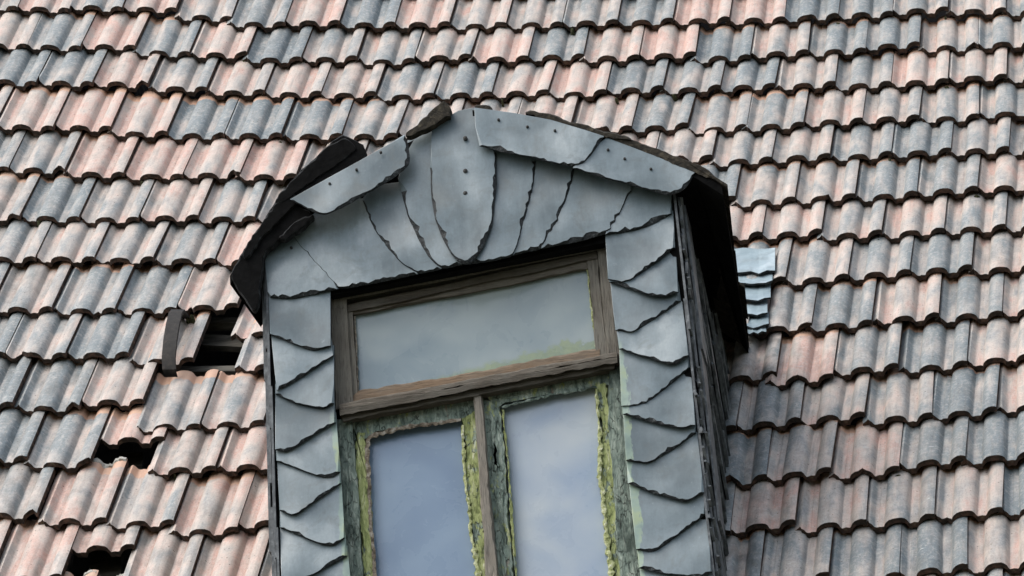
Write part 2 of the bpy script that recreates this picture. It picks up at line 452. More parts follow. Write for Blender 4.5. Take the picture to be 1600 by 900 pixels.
# ------------------------------------------------------------------ main roof
# measured foot points of the side joints of the tiles: row -> {column: pixel}
J = {
 0: {0:(26,10),1:(107,15),2:(190,15),3:(274,15),4:(360,25),5:(444,37),6:(530,35),7:(616,37),8:(702,37),9:(790,37),10:(877,34),11:(964,34),12:(1050,30),13:(1139,29),14:(1225,27),15:(1310,24),16:(1394,19),17:(1481,15),18:(1571,15)},
 1: {.5:(41,69),1.5:(125,75),2.5:(211,74),3.5:(295,81),4.5:(385,85),5.5:(470,92),6.5:(556,89),7.5:(645,91),8.5:(735,87),9.5:(824,90),10.5:(910,85),11.5:(997,87),12.5:(1085,84),13.5:(1171,86),14.5:(1261,80),15.5:(1352,76),16.5:(1436,69),17.5:(1527,69)},
 2: {1:(56,129),2:(144,132),3:(231,132),4:(322,137),5:(412,142),6:(501,144),7:(586,145),8:(677,147),9:(767,145),10:(857,142),11:(945,142),12:(1035,136),13:(1125,135),14:(1211,130),15:(1304,129),16:(1391,127),17:(1480,125),18:(1572,120)},
 3: {1.5:(82,201),2.5:(172,200),3.5:(259,207),4.5:(349,209),5.5:(439,211),6.5:(533,212),7.5:(620,211),11.5:(986,199),12.5:(1075,194),13.5:(1165,195),14.5:(1255,194),15.5:(1347,185),16.5:(1436,181),17.5:(1527,180)},
 4: {1:(12,262),2:(100,266),3:(192,272),4:(285,274),5:(375,272),6:(462,275),13:(1112,245),14:(1205,247),15:(1296,241),16:(1391,237),17:(1485,235),18:(1576,232)},
 5: {1.5:(31,340),2.5:(122,341),3.5:(215,342),4.5:(309,340),5.5:(396,340),13.5:(1148,310),14.5:(1241,311),15.5:(1335,305),16.5:(1431,301),17.5:(1527,295)},
 6: {2:(54,404),3:(147,405),4:(240,404),5:(335,405),14:(1189,365),15:(1282,360),16:(1377,361),17:(1474,357),18:(1570,352)},
 7: {2.5:(80,482),3.5:(179,485),4.5:(274,480),5.5:(370,477),14.5:(1227,435),15.5:(1324,431),16.5:(1421,422),17.5:(1517,416)},
 8: {2:(7,550),3:(102,555),4:(200,554),5:(300,560),15:(1267,507),16:(1361,502),17:(1465,492),18:(1564,487)},
 9: {2.5:(19,630),3.5:(122,635),5.5:(315,647),14.5:(1211,582),15.5:(1301,587),16.5:(1402,572),17.5:(1509,565)},
 10: {3:(41,715),4:(139,722),6:(336,731),15:(1249,656),16:(1351,645),17:(1454,646),18:(1557,640)},
 11: {3.5:(57,804),4.5:(165,810),5.5:(271,814),6.5:(370,825),15.5:(1299,735),16.5:(1404,729),17.5:(1509,716)},
 12: {4:(95,900),15:(1242,815),16:(1352,812),17:(1459,805),18:(1566,795)},
 13: {15.5:(1295,897),16.5:(1404,895),17.5:(1510,885)},
}
LIP = 0.062
def basis(k, v):
    k = (np.asarray(k, float) - 9) / 9.0
    v = (np.asarray(v, float) - 6) / 7.0
    o = np.ones_like(k * v)
    return np.stack([o, k * o, v * o, k * k * o, k * v, v * v * o, k * k * k * o, k * k * v, k * v * v, v * v * v * o], -1)
_K, _V, _S, _T = [], [], [], []
for r_, dd in J.items():
    for k_, (px, py) in dd.items():
        p = onroof(px, py, LIP) - RO
        _K.append(k_); _V.append(r_); _S.append(p[0]); _T.append(np.dot(p, RT_))
_B = basis(np.array(_K), np.array(_V))
CS = np.linalg.lstsq(_B, np.array(_S), rcond=None)[0]
CT = np.linalg.lstsq(_B, np.array(_T), rcond=None)[0]
def roofpt(k, v, h):
    B_ = basis(k, v)
    s = B_ @ CS; t_ = B_ @ CT
    return RO + np.multiply.outer(s, np.array([1.0, 0, 0])) + np.multiply.outer(t_, RT_) + np.multiply.outer(np.asarray(h) * np.ones_like(s), RN)

_P = _B @ np.stack([CS, CT], -1)
_RES = np.stack([np.array(_S), np.array(_T)], -1) - _P          # what each measured tile really deviates
_KV = np.stack([np.array(_K), np.array(_V, float)], -1)
def deviation(k, r):
    """shift of one tile (in columns, rows) from the smooth field: measured where it was measured, blended from its neighbours elsewhere"""
    d2 = (_KV[:, 0] - k) ** 2 + (_KV[:, 1] - r) ** 2
    i = int(np.argmin(d2))
    if d2[i] < 1e-6: ds, dt = _RES[i]
    else:
        w_ = np.exp(-d2 / 3.0); W = w_.sum()
        ds, dt = (w_ @ _RES) / (W + 0.15)
    e = 1e-3
    b0, b1, b2 = basis(k, r), basis(k + e, r), basis(k, r + e)
    A = np.array([[(b1 - b0) @ CS / e, (b2 - b0) @ CS / e], [(b1 - b0) @ CT / e, (b2 - b0) @ CT / e]])
    return np.linalg.solve(A, np.array([ds, dt]))
_err = []
for k_, v_, in zip(_K, _V):
    q = proj(roofpt(k_, v_, LIP)); m_ = J[v_][k_]
    _err.append(math.hypot(q[0] - m_[0], q[1] - m_[1]))
print("roof fit px: mean %.2f max %.2f" % (np.mean(_err), np.max(_err)))
for kk, vv in ((2, 1), (2, 11), (16, 1), (16, 11), (9, 1)):
    a_ = roofpt(kk, vv, 0); print("tile w %.3f row %.3f" % (np.linalg.norm(roofpt(kk + 1, vv, 0) - a_), np.linalg.norm(roofpt(kk, vv - 1, 0) - a_)))

roof_o = roofpt(9.0, 13.0, 0.0)
house = empty('house', roof_o, "old house showing its steep roof of weathered pink and grey clay tiles, a few missing", "house")
roof = bpy.data.objects.new('roof', None); COL.objects.link(roof); roof.parent = house
_org['roof'] = tuple(roof_o)

# profile across one tile: (u, height)
PRO = [(-0.07, .003), (-0.015, .009), (0.02, .016), (0.045, .0175), (0.075, .012), (0.105, .003), (0.130, .000), (0.168, .0003), (0.176, .0022), (0.215, .0016), (0.250, .0008), (0.266, .0095),
       (0.288, .0150), (0.33, .0212), (0.39, .0252), (0.455, .0265), (0.52, .0252), (0.565, .0220), (0.597, .0160), (0.615, .007), (0.635, .002), (0.70, .0045), (0.755, .003),
       (0.775, .008), (0.795, .0165), (0.835, .0240), (0.885, .0290), (0.94, .0308), (0.985, .0295), (1.012, .0275)]
PU = np.array([p[0] for p in PRO]); PH = np.array([p[1] for p in PRO])
NP = len(PRO)
LAP = 1.23
TH = 0.0205

def tile_mesh(k, r, dv=0.0, du=0.0, rot=0.0, lift=0.0, vcut=0.0, headcut=0.0, chip=None, seed=0, wob=1.0):
    """clay tile of row r whose right joint is at column k; returns verts, faces, material index, uvs"""
    rr = random.Random(seed)
    lens = [LAP - headcut, LAP * 0.62, 0.35 + vcut * 0.6, 0.03 + vcut, vcut]
    ph1, ph2, a1 = rr.uniform(0, 6), rr.uniform(0, 6), rr.uniform(0.0, 0.012)
    V, UV = [], []
    for side in (0, 1):
        for j, l in enumerate(lens):
            u = PU.copy()
            ll = np.full(NP, l)
            if j >= 3:
                ll = ll + a1 * np.sin(u * 7 + ph1) * wob + np.array([rr.uniform(-.006, .006) for _ in u]) * wob
                if vcut > 0:
                    ll = ll + 0.004 * np.sin(u * 9 + ph2)
                if chip is not None and j >= 3:
                    ll = ll + chip[1] * np.exp(-((u - chip[0]) / chip[2]) ** 2)
            if j >= 3: ll = ll + np.where(u < .03, .045, 0.0)   # the lock is set back from the tail
            if j == 0 and headcut > 0:
                ll = ll + 0.03 * np.sin(u * 11 + ph1)
            hh = PH + lift + 0.004 + 0.038 * (1 - l / LAP)
            hh = hh - (0.0022 if (j == 4 and side == 0) else 0.0)
            if side == 1: hh = hh - TH * (1.0 if j < 4 else 1.0)
            kk = k - 1 + u + du + rot * (0.6 - ll)
            vv = r - ll + dv + rot * 0.35 * (u - 0.5)
            V.append(roofpt(kk, vv, hh))
            UV.append(np.stack([u, ll / LAP], -1))
    V = np.concatenate(V); UV = np.concatenate(UV)
    nl = len(lens); F = []; FM = []
    def idx(side, j, i): return (side * nl + j) * NP + i
    for j in range(nl - 1):
        for i in range(NP - 1):
            F.append((idx(0, j, i), idx(0, j + 1, i), idx(0, j + 1, i + 1), idx(0, j, i + 1))); FM.append(0)
    for i in range(NP - 1):
        F.append((idx(0, nl - 1, i), idx(1, nl - 1, i), idx(1, nl - 1, i + 1), idx(0, nl - 1, i + 1))); FM.append(1)
        F.append((idx(1, nl - 1, i), idx(1, 0, i), idx(1, 0, i + 1), idx(1, nl - 1, i + 1))); FM.append(1)
        F.append((idx(1, 0, i), idx(0, 0, i), idx(0, 0, i + 1), idx(1, 0, i + 1))); FM.append(0)
    for i, fl in ((NP - 1, 0), (0, 1)):
        top = [idx(0, j, i) for j in range(nl)]
        f = top + [idx(1, nl - 1, i), idx(1, 0, i)]
        F.append(tuple(f if not fl else f[::-1])); FM.append(1)
    return V, F, FM, UV

# how pink (9) or blue grey (0) each tile is, by row, left to right from the first column
TONE = {0: (0, "4738521871"[0:0] + "47385281755329812453"), 1: (.5, "5283704557268153253"), 2: (1, "1374676326723253765"), 3: (.5, "5787112455662436543"),
        4: (1, "3488785555555453144"), 5: (1.5, "425744444444255236"), 6: (2, "4543866666666646444"[0:12] + "664644"), 7: (2.5, "4336755555554" + "5326"[0:4]),
        8: (2, "24255755555554" + "3635"), 9: (2.5, "1264555555555" + "8425"), 10: (3, "138676666662" + "35416"), 11: (3.5, "47577666622" + "2572"), 12: (4, "77676666622" + "7545"), 13: (4.5, "6756765533" + "3421")}
def tone_of(k, r):
    if r in TONE:
        k0, st = TONE[r]
        i = int(round(k - k0))
        if 0 <= i < len(st): return int(st[i]) / 9.0
    h = random.Random(int(k * 2) * 977 + r * 131)
    return h.choice([.1, .2, .3, .4, .45, .5, .6, .7, .8])

_dl, _dr, _da = fp(418, 390), fp(1057, 310), fp(735, 170)
def inside_dormer(p):
    """the roof is open inside the dormer: under its gable and between its cheeks"""
    x, z = p[0], p[2]
    if z < _dl[2]: lx = _dl[0] + .16; rx = _dr[0] - .10
    else:
        lx = _dl[0] + .16 + (_da[0] - _dl[0]) * (z - _dl[2]) / (_da[2] - _dl[2]); rx = _dr[0] - .10 + (_da[0] - _dr[0]) * (z - _dr[2]) / (_da[2] - _dr[2])
    return lx < x < rx and z < _da[2] - .15 and proj(p)[1] < 1060

field = []
SPEC = {  # tiles that slipped, broke or fell out
 (6.5, 7): dict(dv=0.46, du=0.10, lift=-.012, rot=-.02), (6, 8): None, (7, 8): dict(dv=0.16, du=-.17, rot=.01),
 (5.5, 9): dict(dv=0.20, rot=.012), (6.5, 9): dict(dv=0.22), (4.5, 9): dict(dv=-0.09, lift=.004, vcut=0.06), (5, 10): dict(vcut=0.52, dv=-.02), (5, 12): dict(vcut=0.60, dv=0.0),
}
count = 0
for r_ in range(-5, 19):
    half = 0.5 if (r_ % 2) else 0.0
    for kk in range(-9, 33):
        k_ = kk + half
        c_ = proj(roofpt(k_ - .5, r_ - .5, 0.03))
        if inside_dormer(roofpt(k_ - .5, r_ - .5, 0.0)): continue
        seed = int(k_ * 2) * 1009 + r_ * 7919 + 5
        rr = random.Random(seed)
        kw = dict(dv=rr.gauss(0, .022), du=rr.gauss(0, .010), rot=rr.gauss(0, .010), lift=rr.gauss(0, .0026), seed=seed)
        if rr.random() < .24: kw['chip'] = (rr.random(), rr.uniform(.03, .09), rr.uniform(.03, .08))
        if (k_, r_) in SPEC:
            if SPEC[(k_, r_)] is None: continue
            kw['dv'] = kw['du'] = 0.0; kw.pop('chip', None)
            kw.update(SPEC[(k_, r_)])
        dk_, dr_ = deviation(k_, r_)
        if k_ in J.get(r_, {}): kw['dv'] *= .15; kw['du'] *= .15
        else: kw['dv'] *= .7
        if (k_, r_) in SPEC: kw.update({q: SPEC[(k_, r_)][q] for q in ('dv', 'du') if q in SPEC[(k_, r_)]})
        kw['dv'] += dr_; kw['du'] += dk_
        seen = -70 < c_[0] < 1670 and -55 < c_[1] < 960 and count < 295
        if seen and 440 < c_[0] < 1085 and c_[1] > 260: seen = False
        V, F, FM, UV = tile_mesh(k_, r_, **kw)
        if not seen:
            field.append((V, F, FM, UV)); continue
        count += 1
        o = link('tile', V, F, [M_TILE, M_EDGE], roof, origin=V.mean(0), fmat=FM, uvs=UV, smooth=True)
        if kw.get('vcut'): o['label'] = "broken clay tile, only its upper stub left"
        elif (k_, r_) == (6.5, 7): o['label'] = "pink clay tile that has slipped down beside the dormer"
        dirt_shade = rr.uniform(0.1, 0.6)
        if c_[0] > 1060 and c_[1] > 520: dirt_shade += max(0, (1330 - c_[0]) / 270) * 0.9  # dormer's soft shadow painted onto the tiles to its right
        if c_[0] < 330 and c_[1] > 560: dirt_shade += 0.15
        o.color = (tone_of(k_, r_), rr.random(), min(1.6, dirt_shade), 1)
print("tiles", count, "field", len(field))
if field:
    VV, FF, FFM, UU, n0 = [], [], [], [], 0
    for V, F, FM, UV in field:
        VV.append(V); UU.append(UV); FFM += FM
        FF += [tuple(i + n0 for i in f) for f in F]; n0 += len(V)
    o = link('tile_field', np.concatenate(VV), FF, [M_TILE, M_EDGE], roof, origin=roof_o, fmat=FFM, uvs=np.concatenate(UU), smooth=True)
    o.color = (.45, .3, .3, 1)
    o['kind'] = 'stuff'

# battens the tiles hang on, and the dark lining of the attic behind them
for r_ in range(-2, 15):
    ks = np.linspace(-8, 31, 40)
    rows = []
    for dv, h in ((-.055, -.018), (.055, -.018), (.055, -.05), (-.055, -.05)):
        rows.append(roofpt(ks, r_ - LAP + .03 + dv, h))
    V = np.concatenate(rows); n = len(ks); F = []
    for i in range(n - 1):
        for j in range(4):
            F.append((j * n + i, j * n + i + 1, ((j + 1) % 4) * n + i + 1, ((j + 1) % 4) * n + i))
    F += [(0, n, 2 * n, 3 * n), (n - 1, 4 * n - 1, 3 * n - 1, 2 * n - 1)]
    link('batten', V, F, M_BATTEN, roof, origin=roof_o)
for kx in (0.2, 2.9, 13.9, 16.8):
    V = []
    for vv in (-4, 16):
        for du, h in ((-.18, -.05), (.18, -.05), (.18, -.17), (-.18, -.17)):
            V.append(roofpt(kx + du + (vv - 6) * .10, vv, h))
    link('rafter', V, [(0, 1, 2, 3), (4, 7, 6, 5), (0, 4, 5, 1), (1, 5, 6, 2), (2, 6, 7, 3), (3, 7, 4, 0)], M_BATTEN, roof, origin=roof_o)
cor = [roofpt(-9, -6, -.45), roofpt(33, -6, -.45), roofpt(33, 20, -.45), roofpt(-9, 20, -.45)]
cor2 = [roofpt(-9, -6, -.5), roofpt(33, -6, -.5), roofpt(33, 20, -.5), roofpt(-9, 20, -.5)]
link('attic_lining', cor + cor2, [(0, 3, 2, 1), (4, 5, 6, 7), (0, 1, 5, 4), (1, 2, 6, 5), (2, 3, 7, 6), (3, 0, 4, 7)], M_ATTIC, roof, origin=roof_o)

for quad in ([(188, 706), (224, 706), (221, 740), (185, 740)], [(142, 852), (192, 852), (188, 905), (138, 905)], [(300, 521), (402, 526), (400, 543), (296, 538)]):
    h0 = -.075 if quad[0][0] < 300 else -.05
    V = [onroof(x, y, h0) for x, y in quad]; V += [p - RN * .022 for p in V]
    link('roof_board', V, [(0, 1, 2, 3), (7, 6, 5, 4), (0, 4, 5, 1), (1, 5, 6, 2), (2, 6, 7, 3), (3, 7, 4, 0)], M_BATTEN, roof, origin=roof_o)
# mortar bedding left on the heads of the tiles below the holes
M_MORTAR = rough_material("pale_mortar", [(0.35, (0.22, 0.21, 0.18)), (0.65, (0.46, 0.45, 0.41))], 60, 1.0, 0.006)
for kk, rr_, ua, ub in ((4.5, 11, .25, 1.0), (5.5, 13, -.05, .55), (4.5, 13, .45, 1.0)):
    us = np.linspace(ua, ub, 22); rq = random.Random(int(kk * 10 + rr_))
    V = []; F = []
    for i, u in enumerate(us):
        hh = float(np.interp(u, PU, PH)); dk_, dr_ = deviation(kk, rr_)
        for j in range(6):
            a = j * math.tau / 6; ra = .011 * rq.uniform(.6, 1.3)
            V.append(roofpt(kk - 1 + u + dk_, rr_ - LAP + .03 + dr_ + ra * math.cos(a) / .29, hh + .003 + ra * .7 * math.sin(a)))
    for i in range(len(us) - 1):
        for j in range(6): F.append((i * 6 + j, i * 6 + (j + 1) % 6, i * 6 + 6 + (j + 1) % 6, i * 6 + 6 + j))
    F += [tuple(range(5, -1, -1)), tuple(range(len(V) - 6, len(V)))]
    link('mortar', V, F, M_MORTAR, roof, origin=roof_o, smooth=True)
# cushions of moss and dirt caught in the laps
M_CUSH = rough_material("moss_cushion", [(0.35, (0.02, 0.024, 0.01)), (0.55, (0.06, 0.062, 0.03)), (0.75, (0.15, 0.14, 0.10))], 90, 1.0, 0.006)
rq = random.Random(21)
for _ in range(46):
    r0 = rq.randint(0, 13); k0 = rq.randint(0, 18) + (.5 if r0 % 2 else 0) - rq.choice([.02, .06, .70, .82])
    if inside_dormer(roofpt(k0, r0, 0)): continue
    dk_, dr_ = deviation(round(k0 * 2) / 2, r0)
    V = []; F = []
    sx, sv, sh = rq.uniform(.03, .09), rq.uniform(.02, .05), rq.uniform(.006, .014)
    for j in range(9):
        a = j * math.tau / 9; f_ = rq.uniform(.6, 1.15)
        V.append(roofpt(k0 + dk_ + sx * f_ * math.cos(a), r0 + dr_ + .045 + sv * f_ * math.sin(a), .004))
    for j in range(9):
        a = j * math.tau / 9; f_ = rq.uniform(.35, .65)
        V.append(roofpt(k0 + dk_ + sx * f_ * math.cos(a), r0 + dr_ + .045 + sv * f_ * math.sin(a), .030 + sh * rq.uniform(.7, 1.1)))
    V.append(roofpt(k0 + dk_, r0 + dr_ + .045, .032 + sh * 1.1))
    for j in range(9):
        F += [(j, (j + 1) % 9, 9 + (j + 1) % 9, 9 + j), (9 + j, 9 + (j + 1) % 9, 18)]
    link('moss_cushion', V, F, M_CUSH, roof, origin=roof_o, smooth=True)
# iron roof hook over the tile beside the first hole
def hook():
    path = [(-.05, .035), (.03, .060), (.12, .092), (.28, .110), (.55, .116), (.85, .112), (1.10, .098), (1.22, .070), (1.22, .052)]
    kc0 = 4.70
    V = []
    for v_, h_ in path:
        for du in (-.108, .108):
            for dh in (0, -.011):
                base = roofpt(kc0 + du + .09 * v_, 7.05 + v_, h_ + dh)
                V.append(base)
    # keep the strap plumb in its own plane: follow the line of fall
    V = np.array(V)
    F = []
    for i in range(len(path) - 1):
        a, b_ = i * 4, i * 4 + 4
        F += [(a, a + 2, b_ + 2, b_), (a + 1, b_ + 1, b_ + 3, a + 3), (a, b_, b_ + 1, a + 1), (a + 2, a + 3, b_ + 3, b_ + 2)]
    F += [(0, 1, 3, 2), (len(V) - 4, len(V) - 2, len(V) - 1, len(V) - 3)]
    return V, F
V, F = hook()
ho = V.mean(0)
hk = link('roof_hook', V, F, M_IRON, None, origin=ho, smooth=True)
hk['label'] = "curved black iron strap hook hanging over the tile beside the upper hole in the roof"
hk['category'] = "roof hook"

# ------------------------------------------------------------------ dormer
base_z = fp(760, 1010)[2]
dorm_o = np.array([0.0, 0.0, base_z])
dorm = empty('dormer', dorm_o, "slate clad dormer with a pointed gable and an old peeling green and brown window", "dormer")
LNE = dict(
    L_out=[(415, 395), (422, 470), (425, 520), (427, 560), (428, 610), (430, 720), (435, 820), (438, 900), (442, 1010)],
    L_in=[(514, 440), (515, 462), (517, 540), (523, 600), (527, 660), (532, 720), (540, 830), (548, 910), (554, 1010)],
    R_in=[(944, 340), (945, 378), (962, 520), (967, 545), (972, 680), (980, 765), (1000, 905), (1012, 1010)],
    R_out=[(1048, 290), (1052, 345), (1057, 400), (1066, 480), (1076, 560), (1086, 650), (1098, 760), (1112, 905), (1124, 1010)])
def xat(name, y):
    p = LNE[name]
    return float(np.interp(y, [q[1] for q in p], [q[0] for q in p]))

_lsm0 = fp(xat('L_in', 700), 700) - dorm_o; _lsm1 = fp(xat('L_in', 890), 890) - dorm_o
_rsm0 = fp(xat('R_in', 560), 560) - dorm_o; _rsm1 = fp(xat('R_in', 890), 890) - dorm_o
def lin(p, q): return (p[0], (q[0] - p[0]) / (q[2] - p[2]), p[2])
_l = lin(_lsm0, _lsm1); _r = lin(_rsm0, _rsm1)
M_SLATE = slate_material("blue_grey_slate")
M_SLATEL = slate_material("slate_with_paint_smears", 1.0, (_l[0], _l[1], _l[2], (fp(530, 640) - dorm_o)[2], -1, 0.028))
M_SLATER = slate_material("slate_with_green_runs", 1.0, (_r[0], _r[1], _r[2], (fp(970, 530) - dorm_o)[2], 1, 0.034))
M_PALE = slate_material("pale_sky_lit_slate", 1.75, None, 0.32)  # paler tone paints in the sky's brightness on the flatter slates

def plate(name, pts, d, th=.007, mats=None, bev=6.0, jit=1.2, step=6.0, parent=None, seed=None, drop=0.7, bevmin=0.35, smooth=2):
    """a plate in front of the dormer wall. pts: (x, y, exposed) outline in order; d: distance before the wall (number or function)"""
    rr = random.Random(seed if seed is not None else sum(int(p[0] * 3 + p[1] * 7) for p in pts))
    df = d if callable(d) else (lambda x, y: d)
    out, exp_ = [], []
    n = len(pts)
    for i in range(n):
        a, b_ = pts[i], pts[(i + 1) % n]
        e = (a[2] if len(a) > 2 else 0)
        L = math.hypot(b_[0] - a[0], b_[1] - a[1])
        m = max(1, int(L / step)) if e else max(1, int(L / 25))
        for j in range(m):
            t_ = j / m
            out.append([a[0] + (b_[0] - a[0]) * t_, a[1] + (b_[1] - a[1]) * t_])
            pe = (pts[i - 1][2] if len(pts[i - 1]) > 2 else 0)
            exp_.append(e if j else max(e, pe))
    P = np.array(out); m = len(P)
    for _ in range(smooth):                                  # round the exposed edges a little
        Q = P.copy()
        for i in range(m):
            if exp_[i] and exp_[i - 1] and exp_[(i + 1) % m]:
                Q[i] = P[i] * .5 + (P[i - 1] + P[(i + 1) % m]) * .25
        P = Q
    prv, nxt = np.roll(P, 1, 0), np.roll(P, -1, 0)
    tg = nxt - prv
    tg /= np.maximum(1e-6, np.linalg.norm(tg, axis=1))[:, None]
    area = 0.5 * np.sum(P[:, 0] * nxt[:, 1] - nxt[:, 0] * P[:, 1])
    nrm = np.stack([-tg[:, 1], tg[:, 0]], 1) * (1 if area > 0 else -1)     # inward
    wv = rr.uniform(0, 6)
    inn = P.copy()
    def drift():                                        # slow uneven wander along the outline
        z = np.array([rr.uniform(-1.6, 1.6) for _ in range(m)])
        return (z + np.roll(z, 1) + np.roll(z, -1) + np.roll(z, 2)) / 2.6
    lo, lo2 = drift(), drift()
    for i in range(m):
        if exp_[i]:
            jj = rr.uniform(-jit, jit) * .8 + jit * .8 * lo[i]
            P[i] += nrm[i] * jj
            wd = bev * max(bevmin, .72 + .45 * lo2[i] + rr.uniform(-.35, .35))
            c_ = np.dot((P[i] - P[i - 1]) / max(1e-6, np.linalg.norm(P[i] - P[i - 1])), (P[(i + 1) % m] - P[i]) / max(1e-6, np.linalg.norm(P[(i + 1) % m] - P[i])))
            if c_ < .35: wd *= .35                      # a sharp corner: keep the bevel inside the outline
            inn[i] = P[i] + nrm[i] * wd
        else:
            inn[i] = P[i] + nrm[i] * 0.6
    V = []
    for i in range(m): V.append(fp(inn[i][0], inn[i][1], df(*inn[i])))
    for i in range(m): V.append(fp(P[i][0], P[i][1], df(*P[i]) - (th * drop if exp_[i] else .0006)))
    back = []
    for i in range(m):
        q = np.array(V[m + i]); q[1] = -(df(*P[i]) - th); back.append(q)
    V += back
    F = [tuple(range(m)) if area < 0 else tuple(reversed(range(m)))]
    FM = [0]
    for i in range(m):
        j = (i + 1) % m
        q1 = (i, m + i, m + j, j); q2 = (m + i, 2 * m + i, 2 * m + j, m + j)
        if area < 0: q1, q2 = q1[::-1], q2[::-1]
        F += [q1, q2]; FM += [1 if (exp_[i] and exp_[j]) else 0, 1]
    F.append(tuple(range(2 * m, 3 * m))[::-1] if area < 0 else tuple(range(2 * m, 3 * m))); FM.append(1)
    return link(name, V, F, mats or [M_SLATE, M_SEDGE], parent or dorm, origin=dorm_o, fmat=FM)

def tilt(h, t_, dh, dt):
    hx, hy = h; vx, vy = t_[0] - hx, t_[1] - hy
    L2 = vx * vx + vy * vy
    def f(x, y):
        s = ((x - hx) * vx + (y - hy) * vy) / L2
        return dh + (dt - dh) * min(1.3, max(-.3, s))
    return f

def nail(px, py, d, host, r=.0062):
    c = fp(px, py, d); V = [c + np.array([0, -.004, 0])]; F = []
    for i in range(10):
        a = i * math.tau / 10
        V.append(c + np.array([r * math.cos(a), -.002, r * math.sin(a)]))
    for i in range(10):
        a = i * math.tau / 10
        V.append(c + np.array([r * math.cos(a), .004, r * math.sin(a)]))
    for i in range(10):
        j = (i + 1) % 10
        F += [(0, 1 + i, 1 + j), (1 + i, 11 + i, 11 + j, 1 + j)]
    link('nail', V, F, M_NAIL, host, origin=dorm_o)
_org_fix = dorm_o

# jamb slates -------------------------------------------------------
JL = [[(422, 522), (452, 535), (490, 549), (517, 540)], [(432, 610), (462, 595), (500, 570), (522, 555)], [(430, 615), (462, 631), (505, 639), (522, 630)],
      [(430, 702), (445, 708), (457, 702), (495, 677), (525, 660)], [(432, 720), (470, 735), (500, 746), (522, 746), (532, 737)],
      [(437, 797), (455, 807), (462, 805), (495, 782), (533, 755)], [(437, 824), (500, 850), (522, 855), (539, 840)], [(440, 917), (452, 916), (490, 898), (543, 868)],
      [(442, 930), (490, 955), (530, 965), (552, 950)], [(444, 1010), (470, 1012), (530, 1010), (554, 1005)]]
JR = [[(950, 436), (972, 443), (990, 435), (1055, 387)], [(952, 441), (972, 447), (1012, 461), (1040, 464), (1060, 456)], [(961, 516), (987, 521), (1020, 500), (1064, 470)],
      [(967, 545), (1020, 562), (1052, 572), (1076, 555)], [(971, 634), (990, 637), (1012, 630), (1045, 602), (1078, 574)], [(973, 647), (1025, 662), (1065, 670), (1087, 664)],
      [(978, 719), (1012, 725), (1047, 705), (1088, 676)], [(981, 755), (1025, 772), (1072, 785), (1100, 769)], [(994, 858), (1020, 864), (1060, 836), (1103, 803)],
      [(998, 887), (1037, 897), (1092, 905), (1112, 893)], [(1006, 965), (1040, 970), (1118, 925)], [(1012, 1010), (1124, 1008)]]
def jamb(rows, first_top, li, lo, mat, flip):
    prev = first_top
    for i, lo_edge in enumerate(rows):
        nearx = 8
        top = [(x, y - 16) for x, y in prev]
        low = lo_edge
        ys = [p[1] for p in low]
        yt = np.mean([p[1] for p in top]); yb = max(ys)
        cx = np.mean([p[0] for p in low])
        d = tilt((cx, yt), (cx, yb), .004, .026 + .006 * (i % 2) + rng.uniform(-.002, .003))
        ovh = rng.uniform(0, 3)
        pts = []
        # left side x of the low edge is the first point; go along low edge left->right, then up and back along top
        lows = list(low)
        tops = list(reversed(top))
        pts += [(x, y, 1) for x, y in lows[:-1]] + [(lows[-1][0] + (0 if not flip else ovh * .0), lows[-1][1], 0)]
        if tops[0][1] > lows[-1][1] - 6: tops[0] = (tops[0][0], lows[-1][1] - 8)
        if tops[-1][1] > lows[0][1] - 6: tops[-1] = (tops[-1][0], lows[0][1] - 8)
        pts += [(x, y, 0) for x, y in tops]
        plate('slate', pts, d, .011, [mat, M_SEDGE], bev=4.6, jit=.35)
        prev = lo_edge
jamb(JL, [(418, 452), (470, 455), (516, 450)], 'L_in', 'L_out', M_SLATEL, 0)
jamb(JR, [(945, 372), (1000, 362), (1052, 345)], 'R_in', 'R_out', M_SLATER, 1)

# fan of slates over the window head --------------------------------
def fan(pts, h, t_, dh, dt, bev=6, jit=1.3):
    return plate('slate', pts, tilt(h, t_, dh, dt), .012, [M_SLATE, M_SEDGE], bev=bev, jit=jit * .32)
s_corner = fan([(418, 455, 0), (422, 464, 1), (440, 466, 1), (460, 466, 1), (500, 458, 1), (529, 451, 0), (515, 425, 0), (475, 350, 0), (440, 360, 0), (413, 396, 0)], (450, 360), (470, 465), .010, .024, 7)
fan([(527, 452, 1), (600, 440, 1), (654, 428, 0), (640, 395, 0), (600, 310, 0), (540, 310, 0), (452, 352, 0), (457, 368, 1), (470, 387, 1), (490, 410, 1)], (520, 320), (590, 440), .013, .027, 5)
fan([(652, 428, 1), (690, 420, 0), (690, 400, 0), (660, 280, 0), (580, 290, 0), (565, 312, 1), (580, 350, 1), (600, 383, 1), (625, 410, 1)], (600, 290), (665, 425), .020, .036, 6)
fan([(688, 420, 1), (722, 413, 0), (720, 390, 0), (700, 300, 0), (690, 195, 0), (640, 208, 0), (622, 280, 0), (627, 300, 1), (636, 335, 1), (652, 370, 1), (668, 400, 1)], (655, 200), (700, 415), .028, .045, 6.5)
s_key = fan([(733, 413, 1), (742, 405, 1), (757, 385, 1), (768, 355, 1), (772, 330, 1), (776, 290, 1), (775, 238, 0), (760, 190, 0), (740, 168, 0), (716, 173, 0), (675, 196, 0), (672, 262, 1), (674, 310, 1), (681, 350, 1), (700, 390, 1), (718, 413, 1)], (720, 170), (728, 413), .044, .064, 6.5, 1.6)
fan([(733, 413, 1), (770, 407, 1), (804, 399, 1), (815, 362, 1), (827, 320, 1), (834, 290, 1), (838, 252, 0), (836, 235, 0), (760, 225, 0), (758, 260, 0), (752, 350, 0), (735, 400, 0)], (790, 240), (775, 405), .032, .046, 6)
